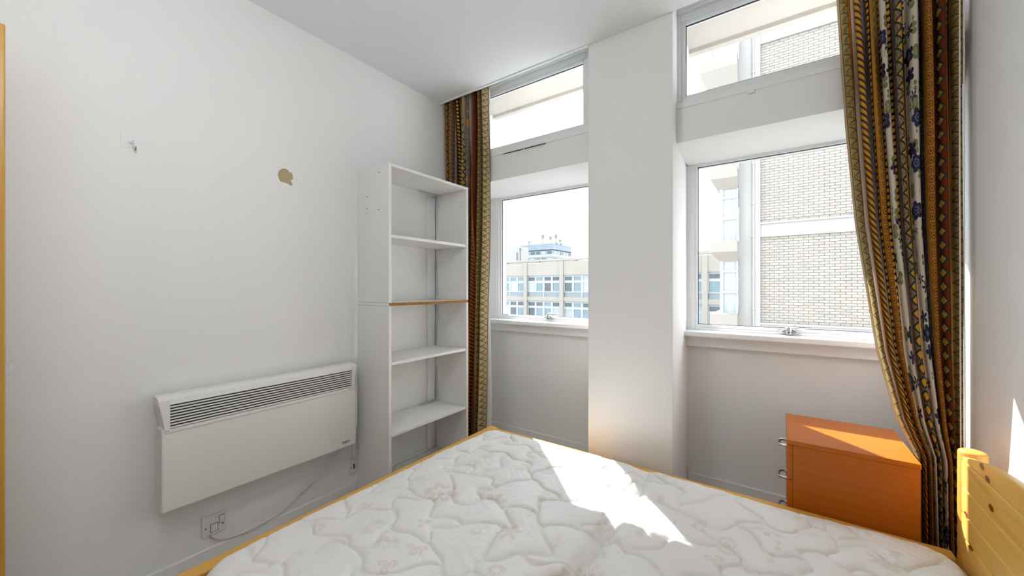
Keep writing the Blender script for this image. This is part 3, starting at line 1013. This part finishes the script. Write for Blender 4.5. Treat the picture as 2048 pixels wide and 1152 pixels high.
# ------------------------------------------------------------------ curtains
def curtain(name, label, mat, edges, yc, amp, folds, cloth, ztop, seed, lean=0.0, lining=None):
    """edges: list of (z, x_left, x_right); folds run vertically and drift a little with height"""
    root = empty('curtain', (edges[-1][1], yc(edges[-1][0]), edges[-1][0]))
    tag(root, label, 'curtain', 'patterned curtains at the windows')
    rg = np.random.default_rng(seed)
    nu, nv = folds * 26, 110
    u = np.linspace(0, 1, nu + 1)
    zt = np.linspace(edges[-1][0], ztop, nv + 1)
    ez = np.array([e[0] for e in edges][::-1])
    el = np.interp(zt, ez, np.array([e[1] for e in edges][::-1]))
    er_ = np.interp(zt, ez, np.array([e[2] for e in edges][::-1]))
    U, Z = np.meshgrid(u, zt, indexing='xy')
    # fold widths differ
    wj = rg.uniform(0.97, 1.03, folds) if seed == 3 else rg.uniform(0.85, 1.17, folds)
    cum = np.concatenate([[0], np.cumsum(wj)]) / wj.sum()
    ph0 = np.interp(u, cum, np.arange(folds + 1))
    ad = rg.uniform(0.72, 1.15, folds + 1)
    ampu = np.interp(u, cum, ad)
    t = (Z - zt[0]) / (zt[-1] - zt[0])
    drift = (0.11 if seed == 3 else 0.38) * np.sin(t * 3.1 + 4 * U + seed) + 0.10 * np.sin(t * 6.2 + 9 * U)
    PH = (ph0[None, :] + drift * np.sin(np.pi * U)) * 2 * np.pi
    AM = amp * ampu[None, :] * (1.0 - 0.25 * (t > 0.965)) * (1 + 0.15 * np.sin(t * 5 + 7 * U))
    X = el[:, None] + (er_ - el)[:, None] * (U + 0.55 * np.sin(2 * PH) / (2 * np.pi * folds) - 0.10 * np.sin(PH) / (2 * np.pi * folds))
    yy = np.array([yc(z) for z in zt])[:, None]
    Y = yy + AM * np.cos(PH) + lean * (1 - t) + 0.006 * np.sin(t * 11 + U * 13)
    V = np.stack([X, Y, Z], -1).reshape(-1, 3)
    idx = np.arange((nu + 1) * (nv + 1)).reshape(nv + 1, nu + 1)
    Q = np.stack([idx[:-1, :-1], idx[:-1, 1:], idx[1:, 1:], idx[1:, :-1]], -1).reshape(-1, 4)
    me = bpy.data.meshes.new('drape')
    me.from_pydata(V.tolist(), [], Q.tolist())
    uv = me.uv_layers.new(name='cloth')
    li = np.empty(len(me.loops), dtype=np.int32)
    me.loops.foreach_get('vertex_index', li)
    UVv = np.stack([np.clip(U, 0.0005, 0.9995), Z], -1).reshape(-1, 2)
    uv.data.foreach_set('uv', UVv[li].astype(np.float32).ravel())
    me.materials.append(M[mat])
    for p in me.polygons:
        p.use_smooth = True
    o = bpy.data.objects.new('drape', me)
    col.objects.link(o)
    o.parent = root
    o.matrix_parent_inverse = root.matrix_basis.inverted()
    if lining:
        xa, xb, za, zb, yo = lining
        n = 40
        vv, ff = [], []
        for j in range(31):
            z = za + (zb - za) * j / 30
            for i in range(n + 1):
                s = i / n
                vv.append((xa + (xb - xa) * s + 0.012 * math.sin(j * 0.3) * (1 - j / 30), yo + 0.012 * math.sin(s * 9.5 + j * 0.05), z))
        for j in range(30):
            for i in range(n):
                a = j * (n + 1) + i
                ff.append((a, a + 1, a + n + 2, a + n + 1))
        lm = bpy.data.meshes.new('lining')
        lm.from_pydata(vv, [], ff)
        lm.materials.append(M['curtain_lining'])
        for p in lm.polygons:
            p.use_smooth = True
        q = bpy.data.objects.new('lining', lm)
        col.objects.link(q)
        q.parent = root
        q.matrix_parent_inverse = root.matrix_basis.inverted()
    return root


right_bands = [(.015, 'tan', 'plain'), (.09, 'olive', 'zigzag'), (.025, 'orange', 'plain'), (.03, 'cream', 'plain'), (.07, 'gold', 'dash'), (.03, 'lilac', 'speck'),
               (.02, 'lilac', 'speck'), (.025, 'dark', 'dots'), (.06, 'ochre', 'chain'), (.025, 'olive', 'zigzag'), (.02, 'dark', 'dots'), (.09, 'cream', 'floral'), (.02, 'dark', 'dots'),
               (.025, 'lilac', 'speck'), (.075, 'taupe', 'diamond'), (.02, 'ochre', 'dots'), (.10, 'cream', 'floral'), (.025, 'navy', 'speck'), (.015, 'dark', 'plain'),
               (.015, 'navy', 'speck'), (.075, 'ochre', 'chain'), (.04, 'navy', 'speck'), (.065, 'rust', 'diamond'), (.045, 'orange', 'zigzag'), (.02, 'dark', 'dots'),
               (.095, 'olive', 'zigzag'), (.035, 'tan', 'plain')]
left_bands = [(.05, 'rust', 'speck'), (.06, 'ochre', 'diamond'), (.03, 'dark', 'dots'), (.04, 'taupe', 'chain'), (.08, 'lilac', 'star'), (.03, 'dark', 'dots'),
              (.05, 'ochre', 'chain'), (.065, 'tan', 'diamond'), (.03, 'tan', 'plain'), (.08, 'lilac', 'star'), (.02, 'cream', 'plain'), (.06, 'orange', 'dash'),
              (.06, 'rust', 'dash'), (.07, 'olive', 'zigzag'), (.03, 'ochre', 'speck'), (.05, 'tan', 'zigzag')]
mk_curtain('curtain_cloth_right', right_bands, sum(b[0] for b in right_bands))
mk_curtain('curtain_cloth_left', left_bands, sum(b[0] for b in left_bands))
right_curtain = curtain('right', 'striped floral curtain swept towards the right wall over the bedside chest', 'curtain_cloth_right',
        [(2.72, 2.222, 2.585), (2.41, 2.230, 2.580), (1.886, 2.258, 2.578), (1.475, 2.288, 2.576), (0.975, 2.350, 2.574), (0.72, 2.405, 2.572), (0.60, 2.452, 2.572), (0.015, 2.460, 2.575)],
        lambda z: 2.030 if z > 1.0 else 2.030 - 0.02 * (1.0 - z), 0.031, 9, 1.3, 2.72, 3)
curtain('left', 'dark gold and brown striped curtain hanging between the shelving unit and the left window', 'curtain_cloth_left',
        [(2.72, 0.004, 0.395), (2.2, 0.006, 0.404), (1.48, 0.01, 0.404), (0.9, 0.012, 0.385), (0.26, 0.02, 0.360), (0.015, 0.02, 0.356)],
        lambda z: 2.025, 0.033, 8, 0.9, 2.72, 5, lining=(0.20, 0.40, 0.03, 2.6, 2.069))
for x in (2.5535, 2.5635):
    MB().tube([(x, 1.984, 2.72), (x, 1.984, 1.6), (x + 0.0005, 1.980, 0.95), (x, 1.972, 0.42)], 0.0019, 6).build('pull_cord', 'cord_white', right_curtain, smooth=True)
for x0, x1, l in ((0.002, PX0 - 0.002, 'white curtain track tucked above the left curtain'), (PX1 - 0.02, W - 0.002, 'white curtain track tucked above the right curtain')):
    o = box('curtain_track', 'upvc', (x0, x1, 2.020, 2.038, 2.74, 2.80), None, 0.003)
    tag(o, l, 'curtain track', 'curtain tracks in the ceiling slot')

# ------------------------------------------------------------------ added fill lamp, out of view, to brighten the room
g = G('opal_globe')
em = g.node('ShaderNodeEmission')
g.put(em.inputs[0], g.mix(g.noise(g.coord(), 3, 1), (0.97, 0.985, 1.0, 1), (0.98, 0.99, 1.0, 1)))
em.inputs[1].default_value = FILL_LAMP
M['opal_globe'] = g.done(em.outputs[0])
lp = empty('pendant_lamp', (1.25, 0.10, 2.573))
tag(lp, 'round opal glass pendant lamp lit in the middle of the room', 'lamp')
prof = [(0.11 * math.sin(a) + 0.0005, -0.11 * math.cos(a)) for a in [math.pi * i / 16 for i in range(17)]]
MB().lathe(prof, (1.25, 0.10, 2.10), 2, 28).build('globe', 'opal_globe', lp, smooth=True)
MB().lathe([(0.05, 0.0), (0.048, -0.02), (0.02, -0.03)], (1.25, 0.10, 2.573), 2, 24).build('ceiling_rose', 'gloss_white', lp, smooth=True)
MB().tube([(1.25, 0.10, 2.545), (1.25, 0.10, 2.225)], 0.004, 8).build('flex', 'cable_white', lp)
MB().lathe([(0.03, 0.0), (0.03, 0.03), (0.012, 0.04)], (1.25, 0.10, 2.202), 2, 20).build('gallery', 'gloss_white', lp, smooth=True)

# ------------------------------------------------------------------ outside: street
structure(box('ground', 'asphalt', (-160, 120, 2.0, 260, -12.3, -12.0)), 'grey street far below the windows', 'ground')

# near block: brick facade, white pilaster, projecting bay with ledges
FD = 13.4
nb = empty('brick_block', (3.5, FD, -12))
tag(nb, 'cream brick apartment block with white floor bands seen through the right window', 'building')
BXL = 1.573
box('core', 'mortar', (BXL, 9.0, FD + 0.012, FD + 8, -12, 12), nb)
bands = [(-0.24, 0.199), (2.715, 3.144), (5.55, 5.98), (8.40, 8.86), (11.25, 11.7)]
for z0, z1 in bands:
    box('floor_band', 'white_render', (BXL, 9.0, FD - 0.06, FD + 0.05, z0, z1), nb)
    box('band_lip', 'white_render', (BXL, 9.0, FD - 0.10, FD - 0.04, z1 - 0.05, z1 + 0.004), nb)
box('pilaster', 'white_render', (1.028, BXL, FD - 0.10, FD + 8, -12, 12), nb)
MB().tube([(1.40, FD - 0.13, -12), (1.40, FD - 0.13, 12)], 0.03, 8).build('downpipe', 'white_render', nb, smooth=True)
for z in (-0.6, 0.62, 1.55, 2.75, 3.72, 4.9, 6.3, 7.6, 8.9):
    MB().lathe([(0.045, -0.03), (0.045, 0.03)], (1.40, FD - 0.13, z), 2, 10).build('pipe_collar', 'white_render', nb, smooth=True)
# bricks
BL, BH, J = 0.225, 0.0762, 0.012
b_me = MB().box(0, BL - J, 0, 0.02, 0, BH - J).mesh('brick')
b_me.materials.append(M['cream_brick'])
bh_me = MB().box(0, BL / 2 - J, 0, 0.02, 0, BH - J).mesh('brick_half')
bh_me.materials.append(M['cream_brick'])
rest = MB()
nbr = 0
def lay(z0, z1, singles):
    global nbr
    n = int((z1 - z0) / BH)
    h = (z1 - z0) / n
    for r in range(n):
        x = BXL + 0.004
        off = r % 2
        k = 0
        while x < 8.8:
            half = (k == 0 and off)
            wdt = BL / 2 if half else BL
            jy = random.uniform(-0.003, 0.003)
            z = z0 + r * h
            if singles and nbr < 300 and x < BXL + 2.0:
                o = bpy.data.objects.new('brick', bh_me if half else b_me)
                col.objects.link(o)
                o.location = (x, FD + jy, z + 0.006)
                o.parent = nb
                o.matrix_parent_inverse = nb.matrix_basis.inverted()
                nbr += 1
            else:
                rest.box(x, x + wdt - J, FD + jy, FD + 0.02, z + 0.006, z + 0.006 + h - J)
            x += wdt
            k += 1
bpy.context.view_layer.update()
lay(0.199, 2.715, True)
lay(3.144, 5.55, False)
lay(5.98, 8.40, False)
lay(-2.5, -0.24, False)
lay(8.86, 11.25, False)
tag(rest.build('brickwork', 'cream_brick', nb), kind='stuff')
# projecting bay on the left corner of the block: ledges and glazing
BG = FD - 0.35
def bay_ledge(z0, z1, xl, dz=0.28, y0=12.75):
    b = MB().prism([(xl, z0), (1.03, z0), (1.03, z1), (xl, z1)], 1, y0, FD + 3)
    s = len(b.v)
    b.v += [(xl, y0, z0 + 0.001), (1.03, y0, z0 + 0.001), (1.03, FD + 3, z0 + 0.001), (xl, FD + 3, z0 + 0.001),
            (xl + 0.24, BG, z0 - dz), (1.03, BG, z0 - dz), (1.03, FD + 3, z0 - dz), (xl + 0.24, FD + 3, z0 - dz)]
    b.f += [tuple(s + i for i in q) for q in ((0, 1, 5, 4), (0, 4, 7, 3), (4, 5, 6, 7), (3, 7, 6, 2), (1, 2, 6, 5))]
    b.build('bay_ledge', 'cream_render', nb)
def bay_glazing(z0, z1, xl, rows):
    wdt = 1.03 - xl
    fr = MB()
    fr.box(xl, xl + 0.085, BG, BG + 0.1, z0, z1).box(0.985, 1.03, BG, BG + 0.1, z0, z1)
    zz = [z0] + rows + [z1]
    for z in zz:
        fr.box(xl, 1.03, BG - 0.01, BG + 0.1, z - 0.035, z + 0.035)
    fr.box(xl + 0.004, xl + 0.08, BG + 0.1, FD + 3, z0, z1)
    f = fr.build('bay_window', 'far_frame', nb)
    for a, b in zip(zz[:-1], zz[1:]):
        box('pane', 'pane_curtained', (xl + 0.085, 0.985, BG + 0.03, BG + 0.05, a + 0.035, b - 0.035), f)
bay_ledge(4.47, 4.80, 0.33)
bay_ledge(2.29, 2.62, 0.32)
bay_ledge(-0.02, 0.45, 0.32)
bay_ledge(7.75, 8.12, 0.03, 0.62)
bay_glazing(2.62, 4.25, 0.555, [3.30, 3.93])
bay_glazing(0.45, 2.05, 0.555, [1.10, 1.72])
bay_glazing(-1.9, -0.27, 0.555, [-1.2, -0.6])
bay_glazing(4.80, 7.2, 0.50, [5.6, 6.4])
bay_glazing(8.12, 10.4, 0.26, [9.3])

# far office block: piers, frieze, rows of framed windows
OD = 41.0
ob = empty('office_block', (-17, OD, -12))
tag(ob, 'long cream office block with rows of windows seen through the left window', 'building')
box('core', 'far_cream', (-42, 8, OD + 0.35, OD + 10, -12, 4.45), ob)
box('frieze', 'far_cream', (-42, 8, OD, OD + 0.4, 2.79, 4.45), ob)
FP = 3.18
PIT = 5.22
for i in range(4):
    box('floor_slab', 'far_cream', (-42, 8, OD, OD + 0.4, -0.39 - FP * i, 0.09 - FP * i), ob)
piers = [-24.8 + PIT * k for k in range(-3, 7)]
for x in piers:
    box('pier', 'far_cream', (x - 0.25, x + 0.25, OD - 0.12, OD + 0.4, -12, 4.45), ob)
    box('rail_block', 'far_cream', (x - 0.3 + 1.45, x + 0.3 + 1.45, OD + 0.6, OD + 1.0, 4.45, 4.60), ob)
box('roof_rail', 'far_cream', (-42, 8, OD + 0.5, OD + 1.1, 4.58, 4.86), ob)
pane_mats = ['pane_teal', 'pane_pale', 'pane_dark', 'pane_curtained']
pick = random.Random(5)
for k, x in enumerate(piers[:-1]):
    for f_ in range(3):
        zb = 0.09 - FP * f_
        x0, x1 = x + 0.25, x + PIT - 0.25
        wq = (x1 - x0) / 4
        m = MB()
        y0, y1 = OD + 0.18, OD + 0.30
        for j in range(5):
            xx = x0 + wq * j
            hw = 0.13 if 0 < j < 4 else 0.10
            m.box(max(x0, xx - hw), min(x1, xx + hw), y0 - 0.02, y1 - 0.01, zb + 0.661, zb + 2.641)
        for a, b in ((zb, zb + 0.03), (zb + 0.60, zb + 0.72), (zb + 1.76, zb + 2.04), (zb + 2.50, zb + 2.70)):
            m.box(x0, x1, y0, y1, a, b)
        m.box((x0 + x1) / 2 - 0.07, (x0 + x1) / 2 + 0.07, y0 - 0.012, y1 - 0.012, zb + 0.012, zb + 0.65)
        wdw = m.build('window', 'far_frame', ob)
        for j in range(4):
            xa, xb = x0 + wq * j + 0.12, x0 + wq * (j + 1) - 0.12
            mt_ = pick.choices(pane_mats, [4, 1, 4, 2] if f_ == 0 else [6, 2, 1, 2])[0]
            box('pane', mt_, (xa, xb, y1 - 0.07, y1 - 0.03, zb + 0.70, zb + 1.78), wdw)
            box('pane', pick.choices(pane_mats, [4, 1, 3, 0])[0], (xa, xb, y1 - 0.07, y1 - 0.03, zb + 2.03, zb + 2.52), wdw)
        for a, b in ((x0 + 0.05, (x0 + x1) / 2 - 0.07), ((x0 + x1) / 2 + 0.07, x1 - 0.05)):
            box('spandrel_panel', 'spandrel', (a, b, y1 - 0.07, y1 - 0.03, zb + 0.03, zb + 0.61), wdw)

# white block behind on the left
wb = empty('white_block', (-46, 56, -12))
tag(wb, 'plain white building with a slit window behind the office block', 'building')
box('wall', 'white_render', (-58, -36.58, 51.5, 60, -12, 8.8), wb)
box('slit_window', 'pane_dark', (-36.60, -36.54, 56.05, 56.5, 4.0, 7.6), wb)
MB().tube([(-36.5, 57.2, 3.5), (-36.5, 57.2, 8.3)], 0.06, 8).build('drainpipe', 'antenna_grey', wb)
box('pipe_head', 'antenna_grey', (-36.58, -36.4, 57.05, 57.4, 8.1, 8.45), wb)

# glass tower with masts
tw = empty('glass_tower', (-60, 100, -12))
tag(tw, 'blue-grey glazed tower with rooftop masts on the skyline', 'building')
TX0, TX1, TY0, TY1 = -74.0, -50.83, 95.0, 106.7
box('shaft', 'tower_blue', (TX0, TX1, TY0, TY1, -12, 14.05), tw)
def tower_belt(name, mat, z0, z1, o):
    MB().box(TX0 - o, TX1 + o, TY0 - o, TY1 + o, z0, z1).build(name, mat, tw)
tower_belt('roof_edge', 'tower_white', 13.9, 14.1, 0.12)
tower_belt('crown_panel', 'tower_blue', 12.35, 13.9, 0.06)
tower_belt('shadow_gap', 'dark_void', 12.05, 12.25, 0.05)
for z0 in (10.2, 8.2, 6.2):
    tower_belt('floor_band', 'tower_white', z0, z0 + 0.75, 0.08)
for i in range(11):
    x = TX1 - 0.5 - i * 1.9
    for z0 in (11.0, 9.0):
        box('window', 'pane_dark' if (i * 7 + int(z0)) % 3 else 'pane_pale', (x - 1.25, x, TY0 - 0.10, TY0 + 0.05, z0, z0 + 0.85), tw)
for i in range(6):
    y = TY0 + 0.7 + i * 1.85
    for z0 in (11.0, 9.0):
        box('window', 'pane_dark' if (i * 5 + int(z0)) % 3 == 0 else 'pane_pale', (TX1 - 0.05, TX1 + 0.10, y, y + 1.25, z0, z0 + 0.85), tw)
for x, y, h_ in ((-54.5, 95.6, 2.9), (-52.2, 96, 2.2), (-50.95, 97, 2.9), (-59.2, 95.6, 1.2), (-50.9, 99.5, 1.5)):
    m = MB().tube([(x, y, 14.0), (x, y, 14.05 + h_)], 0.13, 6)
    m.box(x - 0.34, x + 0.34, y - 0.25, y + 0.2, 14.05 + h_ * 0.55, 14.05 + h_ * 0.92)
    m.box(x - 0.6, x + 0.6, y - 0.3, y + 0.3, 14.05, 14.05 + 0.28)
    m.build('mast', 'antenna_grey', tw)
